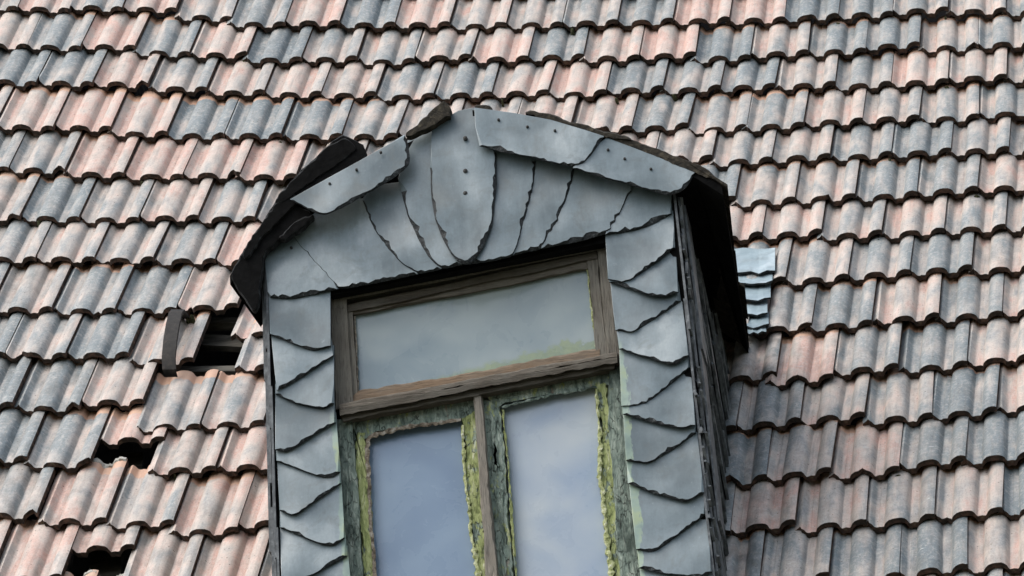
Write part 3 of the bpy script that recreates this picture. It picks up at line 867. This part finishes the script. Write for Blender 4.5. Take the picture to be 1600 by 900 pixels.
fan([(800, 399, 1), (849, 388, 1), (858, 372, 1), (870, 355, 1), (882, 321, 1), (892, 295, 1), (898, 262, 0), (895, 245, 0), (826, 240, 0), (820, 300, 0), (800, 370, 0)], (860, 250), (828, 392), .024, .038, 7)
fan([(845, 388, 1), (905, 377, 1), (951, 364, 1), (968, 340, 1), (975, 318, 1), (988, 298, 0), (985, 280, 0), (888, 250, 0), (880, 300, 0), (850, 370, 0)], (930, 265), (898, 380), .016, .031, 6.5)
fan([(946, 366, 1), (972, 364, 1), (1010, 355, 1), (1050, 334, 0), (1050, 295, 0), (980, 285, 0), (965, 310, 0), (948, 350, 0)], (1010, 290), (985, 362), .010, .021, 6.5)
fan([(946, 376, 0), (1053, 350, 0), (1049, 315, 0), (946, 335, 0)], (1000, 320), (1000, 370), .002, .006, 1)
# long slates along the verges
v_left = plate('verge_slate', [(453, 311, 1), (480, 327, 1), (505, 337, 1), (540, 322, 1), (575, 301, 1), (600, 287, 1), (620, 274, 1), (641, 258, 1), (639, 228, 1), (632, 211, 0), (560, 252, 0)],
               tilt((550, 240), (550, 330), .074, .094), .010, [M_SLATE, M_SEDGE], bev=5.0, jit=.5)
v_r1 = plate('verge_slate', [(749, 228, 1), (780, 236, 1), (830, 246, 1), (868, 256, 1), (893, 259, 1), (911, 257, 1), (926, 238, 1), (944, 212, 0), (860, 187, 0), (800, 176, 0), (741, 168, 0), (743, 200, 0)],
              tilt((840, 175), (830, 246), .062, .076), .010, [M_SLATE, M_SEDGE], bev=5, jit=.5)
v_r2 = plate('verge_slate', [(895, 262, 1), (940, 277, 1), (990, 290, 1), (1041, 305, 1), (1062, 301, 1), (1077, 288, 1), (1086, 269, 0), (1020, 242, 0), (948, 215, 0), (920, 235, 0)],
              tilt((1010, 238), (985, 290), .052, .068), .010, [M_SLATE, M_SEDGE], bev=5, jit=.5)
for h_, host, dd, pts in ((0, s_key, .050, [(727, 216), (727, 267), (727, 302)]), (0, v_left, .082, [(595, 238), (557, 265), (515, 287)]),
                          (0, v_r1, .066, [(779, 187), (824, 198), (867, 204)]), (0, v_r2, .057, [(950, 234), (976, 248), (1017, 264)]), (0, s_corner, .0135, [(455, 387)])):
    for q in pts:
        _org[host.name] = tuple(dorm_o)
        nail(q[0], q[1], dd + .004, host, .0068 if host is s_key else .0042)

# backing wall behind the slates (round the window opening)
def ring(name, outer, inner, dfront, dback, mat, parent=None):
    n = len(outer); V = []
    for (pp, dd) in ((outer, dfront), (inner, dfront), (outer, dback), (inner, dback)):
        for x, y in pp:
            V.append(fp(x, y, dfront) + np.array([0, dfront - dd, 0]))
    F = []
    for i in range(n):
        j = (i + 1) % n
        F += [(i, j, n + j, n + i), (2 * n + i, 3 * n + i, 3 * n + j, 2 * n + j), (i, 2 * n + i, 2 * n + j, j), (n + i, n + j, 3 * n + j, 3 * n + i)]
    return link(name, V, F, mat, parent or dorm, origin=dorm_o)
for nm, pts in (('left', [(418, 396), (470, 340), (517, 400), (506, 465), (515, 600), (524, 720), (546, 1010), (446, 1010)]), ('right', [(951, 380), (951, 300), (1044, 300), (1118, 1010), (1020, 1010), (980, 690), (973, 545)]),
                ('head', [(455, 372), (570, 300), (735, 180), (900, 235), (1048, 300), (946, 379), (517, 461)])):
    plate('wall_board', [(x, y, 0) for x, y in pts], -.001, .03, [M_BLACK, M_BLACK], 0, 0)

# ---- window -----------------------------------------------------------
win = bpy.data.objects.new('window', None); COL.objects.link(win); win.parent = dorm; win.location = (0, 0, 0)
_org['window'] = tuple(dorm_o)
def bar(name, pts, d, th, mat, bev=1.5, jit=0.4, step=14, mat2=None, drop=.35):
    return plate(name, [(p[0], p[1], (p[2] if len(p) > 2 else 1)) for p in pts], d, th, [mat, mat2 or mat], bev, jit, step, parent=win, drop=drop, smooth=0)
# casing round everything
bar('casing_stile', [(512, 440), (541, 450), (553, 640), (546, 640), (524, 640)], -.040, .07, M_WOODV, 2)
bar('casing_stile', [(931, 370), (952, 365), (968, 545), (972, 572), (949, 570)], -.040, .07, M_WOODV, 2)
bar('casing_head', [(510, 440), (955, 360), (955, 388), (536, 470), (541, 482), (512, 486)], -.038, .07, M_WOODV, 2)
# the fanlight sash
bar('sash_rail', [(533, 478), (932, 392), (934, 404), (549, 489), (535, 492)], -.048, .05, M_WOODDARK, 2, .5)
bar('sash_rail', [(545, 486), (926, 402), (922, 421), (552, 494)], -.058, .04, M_WOODH, 2.5, .5)
bar('sash_stile', [(533, 480), (551, 486), (561, 628), (543, 630)], -.052, .05, M_WOODV, 2, .5)
bar('sash_stile', [(916, 400), (934, 398), (951, 560), (932, 560)], -.052, .05, M_WOODV, 2, .5)
bar('bottom_rail', [(558, 611), (600, 604), (700, 590), (800, 570), (800, 569), (938, 544), (944, 562), (540, 640), (540, 629)], -.050, .05, M_RAIL, 2.5, 1.2, 9)
# transom moulding, three steps
bar('transom', [(529, 631), (964, 550), (965, 558), (530, 640)], -.012, .05, M_WOODH, 2, .8, 10)
bar('transom', [(530, 638), (965, 556), (965, 567), (531, 650)], -.002, .06, M_WOODDARK, 2.5, .8, 10)
bar('transom', [(531, 648), (963, 565), (961, 577), (536, 659)], -.018, .05, M_WOODDARK, 2, .9, 10)
# lower casing and casements
bar('casing_stile', [(525, 655), (551, 652), (562, 780), (574, 1010), (552, 1010), (532, 780)], -.042, .06, M_DGREEN, 2.5, .9, 8)
bar('casing_stile', [(950, 575), (976, 570), (982, 700), (1020, 1010), (976, 1010), (960, 800), (949, 660)], -.042, .06, M_DGREEN, 2.5, 1.2, 8)
bar('casement_rail', [(548, 650), (748, 612), (748, 650), (718, 657), (640, 668), (590, 676), (572, 688), (552, 690)], -.056, .05, M_MGREEN, 2, .6, 9)
bar('casement_rail', [(752, 612), (952, 572), (955, 602), (930, 606), (860, 617), (790, 630), (776, 640)], -.056, .05, M_MGREEN, 2, .6, 9)
bar('casement_stile', [(551, 668), (571, 676), (574, 720), (580, 800), (586, 900), (594, 1010), (572, 1010), (563, 840), (556, 740)], -.054, .05, M_LICHEN, 2.5, 1.5, 5)
bar('casement_stile', [(722, 655), (744, 640), (752, 720), (763, 860), (774, 1010), (760, 1010), (746, 905), (733, 800), (725, 725)], -.054, .05, M_LICHEN, 3, 2.0, 5)
bar('casement_stile', [(751, 618), (782, 630), (788, 700), (799, 840), (812, 1010), (778, 1010), (764, 800), (757, 700)], -.052, .05, M_MGREEN, 3, 1.2, 7)
bar('casement_stile', [(929, 604), (949, 598), (957, 680), (967, 800), (978, 900), (986, 1010), (966, 1010), (957, 905), (945, 820), (936, 740), (940, 690), (933, 640)], -.054, .05, M_LICHEN, 3.5, 2.4, 5)
# peeled strips, flakes of paint on the meeting stile
for pts, mt in (([(765, 640), (773, 655), (780, 730), (772, 725)], M_DGREEN), ([(773, 760), (784, 765), (791, 850), (783, 840)], M_DGREEN), ([(781, 840), (789, 872), (797, 930), (786, 920)], M_MGREEN),
                ([(768, 690), (776, 700), (778, 745), (770, 735)], M_DGREEN)):
    bar('paint_flake', pts, -.047, .006, mt, 1, 1.5, 5)
# loose cover strip standing between the casements
bar('cover_strip', [(739, 618), (745, 614), (752, 618), (756, 650), (764, 760), (779, 905), (786, 1010), (764, 1010), (758, 880), (748, 740), (742, 650)], -.022, .034, M_GREYWOOD, 3, .7, 9)
# crumbling putty lines beside the glass

def crumb(name, cl, d, mat, amp=.8, seed=0):
    """a ragged bead along a line of (x, y, width in photo pixels), built as a lumpy half round"""
    rr = random.Random(seed)
    pts = []
    for (x0, y0, w0), (x1, y1, w1) in zip(cl[:-1], cl[1:]):
        n = max(1, int(math.hypot(x1 - x0, y1 - y0) / 5.0))
        for j in range(n):
            t_ = j / n
            pts.append((x0 + (x1 - x0) * t_, y0 + (y1 - y0) * t_, w0 + (w1 - w0) * t_))
    pts.append(cl[-1])
    V = []; F = []; ph = rr.uniform(0, 6)
    for i, (x, y, wd) in enumerate(pts):
        xa, ya = pts[max(0, i - 1)][:2]; xb, yb = pts[min(len(pts) - 1, i + 1)][:2]
        L = math.hypot(xb - xa, yb - ya); nx, ny = -(yb - ya) / L, (xb - xa) / L
        wd *= .72
        wl = wd * .5 * max(.25, 1 + .25 * math.sin(i * .33 + ph) + rr.uniform(-.8, .8) * amp)
        wr = wd * .5 * max(.25, 1 + .25 * math.sin(i * .21 + ph * 2) + rr.uniform(-.8, .8) * amp)
        hgt = rr.uniform(.1, 1.2) * .003
        for f, h in ((-1, -.030), (-1, 0), (-.5, .75), (.25, 1.0 + rr.uniform(-.3, .4)), (1, .1), (1, -.030)):
            ww = wl if f < 0 else wr
            dd = d + (h * hgt if h >= 0 else h)
            V.append(fp(x + nx * ww * f, y + ny * ww * f, dd))
    for i in range(len(pts) - 1):
        for j in range(5):
            F.append((i * 6 + j, i * 6 + j + 1, i * 6 + 7 + j, i * 6 + 6 + j))
    F += [tuple(range(6)), tuple(range(len(V) - 6, len(V)))]
    return link(name, V, F, mat, win, origin=dorm_o)
crumb('putty', [(576, 1010, 8), (588, 1000, 7), (586, 905, 7), (578, 790, 8), (575, 730, 8), (573, 700, 9), (577, 684, 10), (592, 677, 11), (640, 667, 9), (680, 661, 8), (720, 655, 7)], -.052, M_PUTTYB, .6, 1)
crumb('putty', [(722, 664, 6), (725, 720, 6), (730, 770, 7), (735, 825, 7), (746, 890, 9), (752, 935, 9), (760, 1010, 9)], -.050, M_PUTTY, 1.0, 2)
crumb('putty', [(932, 608, 6), (935, 650, 7), (938, 690, 7), (937, 735, 9), (942, 780, 10), (950, 850, 10), (957, 905, 10), (966, 1000, 10)], -.049, M_PUTTY, 1.0, 3)
crumb('putty', [(784, 636, 5), (820, 627, 6), (860, 617, 6), (932, 604, 5)], -.053, M_DGREEN, .9, 4)
crumb('putty', [(786, 640, 4), (793, 720, 4), (799, 800, 5), (806, 900, 5), (812, 1010, 5)], -.054, M_LICHEN, .9, 5)
crumb('putty', [(554, 494, 3.5), (557, 550, 3.5), (560, 612, 4)], -.063, M_PUTTYB, .8, 6)
crumb('putty', [(917, 420, 4), (924, 480, 4), (933, 545, 5)], -.063, M_PUTTY, .9, 7)

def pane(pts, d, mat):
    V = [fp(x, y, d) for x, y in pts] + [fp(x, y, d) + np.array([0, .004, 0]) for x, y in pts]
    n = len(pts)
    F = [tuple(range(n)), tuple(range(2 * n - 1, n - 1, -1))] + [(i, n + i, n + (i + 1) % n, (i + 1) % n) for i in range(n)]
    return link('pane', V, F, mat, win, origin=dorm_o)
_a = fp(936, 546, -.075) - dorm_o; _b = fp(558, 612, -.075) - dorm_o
M_GL1 = glass_material("dusty_fanlight_glass_sky", (0.195, 0.26, 0.29), (0.37, 0.43, 0.425), 1, (_a[0], _a[2], (_a[2] - _b[2]) / (_a[0] - _b[0]), .12))
M_GL2 = glass_material("blue_dusty_glass_sky", (0.165, 0.24, 0.35), (0.235, 0.325, 0.43))
M_GL3 = glass_material("pale_dusty_glass_sky", (0.30, 0.38, 0.49), (0.50, 0.55, 0.575))
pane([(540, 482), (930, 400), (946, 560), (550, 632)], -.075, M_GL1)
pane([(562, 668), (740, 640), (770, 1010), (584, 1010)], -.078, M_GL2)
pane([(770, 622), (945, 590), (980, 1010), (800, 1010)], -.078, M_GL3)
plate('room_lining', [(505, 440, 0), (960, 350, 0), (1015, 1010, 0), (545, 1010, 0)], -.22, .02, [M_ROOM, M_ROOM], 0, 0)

# ---- cheeks -----------------------------------------------------------
def hit_roof(p, d, h=0.0):
    t_ = np.dot(RO + RN * h - p, RN) / np.dot(d, RN)
    return p + d * t_
YD = np.array([0.0, 1.0, 0.0])
Ft, Fb = fp(1053, 303), fp(1124, 1010)
Bt = onroof(1131, 568, .02); Bb = hit_roof(Fb, YD)
def cheek(Ft, Fb, Bt, Bb, out, seed, needles=True):
    rr = random.Random(seed)
    V = [Ft, Fb, Bb, Bt]; V = V + [v - out * .03 for v in V]
    link('cheek_board', V, [(0, 1, 2, 3), (7, 6, 5, 4), (0, 4, 5, 1), (1, 5, 6, 2), (2, 6, 7, 3), (3, 7, 4, 0)], M_BLACK, dorm, origin=dorm_o)
    dn = (Fb - Ft) / np.linalg.norm(Fb - Ft)
    D = YD * 1.0 + np.array([0, 0, -1.15]); D = D - out * np.dot(D, out); D /= np.linalg.norm(D)
    pn = np.cross(D, out); pn /= np.linalg.norm(pn)
    if np.dot(pn, dn) < 0: pn = -pn                     # across the course, downwards
    H = np.linalg.norm(Fb - Ft)
    topd = (Bt - Ft) / np.linalg.norm(Bt - Ft)
    bd = (Bb - Bt)
    # long thin slates standing on edge along the front corner
    for lane, (ox, oy) in enumerate(((.004, -.018), (.014, .004), (.026, .030))):
        c = -.02 - .1 * lane
        while c < H:
            L = rr.uniform(.40, .75)
            t0, t1 = max(c, .0 + .012 * lane), min(c + L, H)
            if t1 - t0 > .05:
                w0, w1 = rr.uniform(0, .003), rr.uniform(.004, .011)
                jy = rr.uniform(-.004, .004)
                q = [Ft + dn * t0 + out * (ox + w0) + YD * (oy + jy), Ft + dn * t0 + out * (ox + w0) + YD * (oy + .14),
                     Ft + dn * (t1 + .01) + out * (ox + w1) + YD * (oy + .13), Ft + dn * (t1 + rr.uniform(0, .02)) + out * (ox + w1) + YD * (oy + jy + rr.uniform(-.004, .006))]
                V = q + [v - out * .007 for v in q]
                link('corner_slate', V, [(0, 3, 2, 1), (4, 5, 6, 7), (0, 1, 5, 4), (1, 2, 6, 5), (2, 3, 7, 6), (3, 0, 4, 7)], M_DARKSLATE, dorm, origin=dorm_o)
            c += L * rr.uniform(.8, .95)
    if not needles: return
    i = 0; c = -.95
    while c < H:
        s_ = rr.uniform(-.2, -.02)
        # where the course leaves the front corner line or the eave line
        base = Ft + dn * c
        while s_ < 1.3:
            L = rr.uniform(.20, .38)
            p = base + D * (s_ + L * .5)
            rel = p - Ft
            # inside: below the eave line, behind the corner line, in front of the main roof
            under = np.dot(np.cross(topd, rel), np.cross(topd, dn)) > -.0004
            infront = np.dot(p - RO, RN) > -.03
            behind = (s_ + L) > .02
            if under and infront and behind:
                st = max(s_, .065)
                o1 = rr.uniform(.012, .026)
                a0 = base + D * st; b0 = base + D * (s_ + L - .004)
                wd = rr.uniform(.060, .085)
                sk = rr.uniform(-.015, .015)
                q = [a0 + out * .006, b0 + out * .006, b0 + pn * (wd + sk) + out * (o1 + rr.uniform(-.006, .006)), (a0 + b0) / 2 + pn * (wd + .008 + sk) + out * o1, a0 + pn * (wd - sk) + out * (o1 + rr.uniform(-.006, .006))]
                V = q + [v - out * .008 for v in q]
                F = [(0, 4, 3, 2, 1), (5, 6, 7, 8, 9)] + [(j, (j + 1) % 5, 5 + (j + 1) % 5, 5 + j) for j in range(5)]
                link('cheek_slate', V, F, M_DARKSLATE, dorm, origin=dorm_o)
            s_ += L
        c += rr.uniform(.036, .052); i += 1
XD = np.array([1.0, 0, 0])
_nr = np.cross(Bt - Ft, Fb - Ft); _nr /= np.linalg.norm(_nr); _nr *= np.sign(_nr[0])
cheek(Ft, Fb, Bt, Bb, _nr, 3)
Lt, Lb = fp(418, 390), fp(443, 1010)
cheek(Lt, Lb, hit_roof(Lt, YD), hit_roof(Lb, YD), -XD, 5, False)

# ---- roof of the dormer -------------------------------------------------
def slab(name, front, back, th, mat, parent=None):
    n = len(front); dn = np.array([0, 0, -th])
    V = list(front) + list(back) + [p + dn for p in front] + [p + dn for p in back]
    F = []
    for i in range(n - 1):
        F += [(i, i + 1, n + i + 1, n + i), (2 * n + i, 3 * n + i, 3 * n + i + 1, 2 * n + i + 1), (i, 2 * n + i, 2 * n + i + 1, i + 1), (n + i, n + i + 1, 3 * n + i + 1, 3 * n + i)]
    F += [(0, n, 3 * n, 2 * n), (n - 1, 3 * n - 1, 4 * n - 1, 2 * n - 1)]
    return link(name, V, F, mat, parent or dorm, origin=dorm_o)
OHR, OHL = .045, .055
fr = [fp(738, 172, OHR), fp(820, 182, OHR), fp(945, 212, OHR), fp(1088, 266, OHR), fp(1128, 291, OHR)]
bk = [hit_roof(p, YD, -.05) for p in fr[:-1]] + [onroof(1170, 548, .03)]
slab('roof_slab', fr, bk, .03, M_BLACK)
fl = [fp(734, 176, .02), fp(640, 222, .03), fp(548, 262, .04), fp(470, 300, OHL), fp(414, 348, OHL), fp(359, 431, OHL)]
bl = [hit_roof(p, YD, -.05) for p in fl[:-2]] + [fp(452, 420, -.35), fp(407, 498, -.22)]
slab('roof_slab', fl, bl, .03, M_BLACK)
# dark broken roof slates sticking out over the gable
def flap(pts, d, depth, mat=M_MOSS, jit=1.5):
    return plate('roof_slate', [(x, y, 1) for x, y in pts], d, depth, [mat, M_FEDGE if mat is M_BLACK else mat], 1.6, jit, 6, drop=.25)
flap([(536, 208), (573, 229), (569, 250), (520, 275), (455, 311), (438, 334), (413, 352), (411, 345), (432, 312), (470, 266), (505, 235)], .066, .03, M_BLACK, 1.0)
flap([(505, 232), (540, 214), (560, 232), (520, 262), (468, 296), (440, 318), (428, 314), (470, 268)], .072, .012, M_BLACK, 1.2)
flap([(430, 318), (462, 298), (470, 312), (436, 342), (404, 378), (384, 408), (374, 402), (398, 362)], .070, .012, M_BLACK, 1.2)
flap([(411, 346), (455, 318), (490, 333), (478, 346), (440, 372), (412, 398), (403, 480), (398, 490), (372, 452), (358, 432), (378, 395)], .058, .03, M_BLACK, .8)  # black plate standing in for the shaded underside of the left eave
flap([(430, 372), (470, 340), (495, 334), (474, 352), (440, 378)], .068, .03, M_BLACK)
flap([(694, 155), (708, 177), (680, 192), (648, 213), (636, 216), (628, 212), (645, 198), (660, 183), (680, 168)], .075, .03, M_MOSS, 1.8)
flap([(816, 176), (828, 172), (850, 176), (879, 182), (878, 186), (905, 193), (945, 205), (988, 216), (990, 221), (946, 215), (900, 200), (850, 188)], .058, .10, M_MOSS, 1.0)
flap([(940, 208), (990, 218), (1040, 238), (1090, 256), (1108, 266), (1125, 288), (1086, 270), (1020, 245), (948, 218)], .052, .12, M_MOSS, 1.0)
flap([(738, 168), (744, 163), (760, 162), (772, 168), (772, 174), (741, 170)], .046, .10, M_MOSS, .8)
# eave slates along the right eave
e0, e1 = fr[-1], bk[-1]
for i in range(5):
    a_, b_ = e0 + (e1 - e0) * (i / 5 - .01), e0 + (e1 - e0) * ((i + 1) / 5 - .005)
    inx = fr[-2] - fr[-1]; inx = inx / np.linalg.norm(inx)
    ov = .012 + .012 * (i % 3 == 0) + .004 * (i % 2)
    q = [a_ - inx * ov, b_ - inx * (ov - .008), b_ + inx * .12, a_ + inx * .12]
    q = [p + np.array([0, 0, .004 + .003 * (i % 2)]) for p in q]
    V = q + [p + np.array([0, 0, .010]) for p in q]
    link('eave_slate', V, [(0, 3, 2, 1), (4, 5, 6, 7), (0, 1, 5, 4), (1, 2, 6, 5), (2, 3, 7, 6), (3, 0, 4, 7)], M_MOSS, dorm, origin=dorm_o)
# pale valley slates beside the right eave
VS = [(1135, 1211, 388, 427), (1140, 1207, 420, 443), (1145, 1204, 438, 471), (1150, 1199, 466, 492), (1152, 1201, 488, 511), (1158, 1197, 505, 522)]
for i, (x0, x1, y0, y1) in enumerate(VS):
    rr = random.Random(i + 40)
    xs = np.linspace(x0, x1, 7)
    topp = [onroof(x, y0 + rr.uniform(-1, 1), .045) for x in xs]
    low = [onroof(x, y1 - 5 + 4 * math.sin((x - x0) / (x1 - x0) * 3.14) + rr.uniform(-2.6, 2.6), .078) for x in xs]
    V = topp + low + [p - RN * .007 for p in topp] + [p - RN * .007 for p in low]
    n = 7; F = []; FM = []
    for j in range(n - 1):
        F += [(j, n + j, n + j + 1, j + 1), (2 * n + j, 2 * n + j + 1, 3 * n + j + 1, 3 * n + j), (n + j, 3 * n + j, 3 * n + j + 1, n + j + 1), (j, j + 1, 2 * n + j + 1, 2 * n + j)]
        FM += [0, 1, 1, 1]
    F += [(0, 2 * n, 3 * n, n), (n - 1, 2 * n - 1, 4 * n - 1, 3 * n - 1)]; FM += [1, 1]
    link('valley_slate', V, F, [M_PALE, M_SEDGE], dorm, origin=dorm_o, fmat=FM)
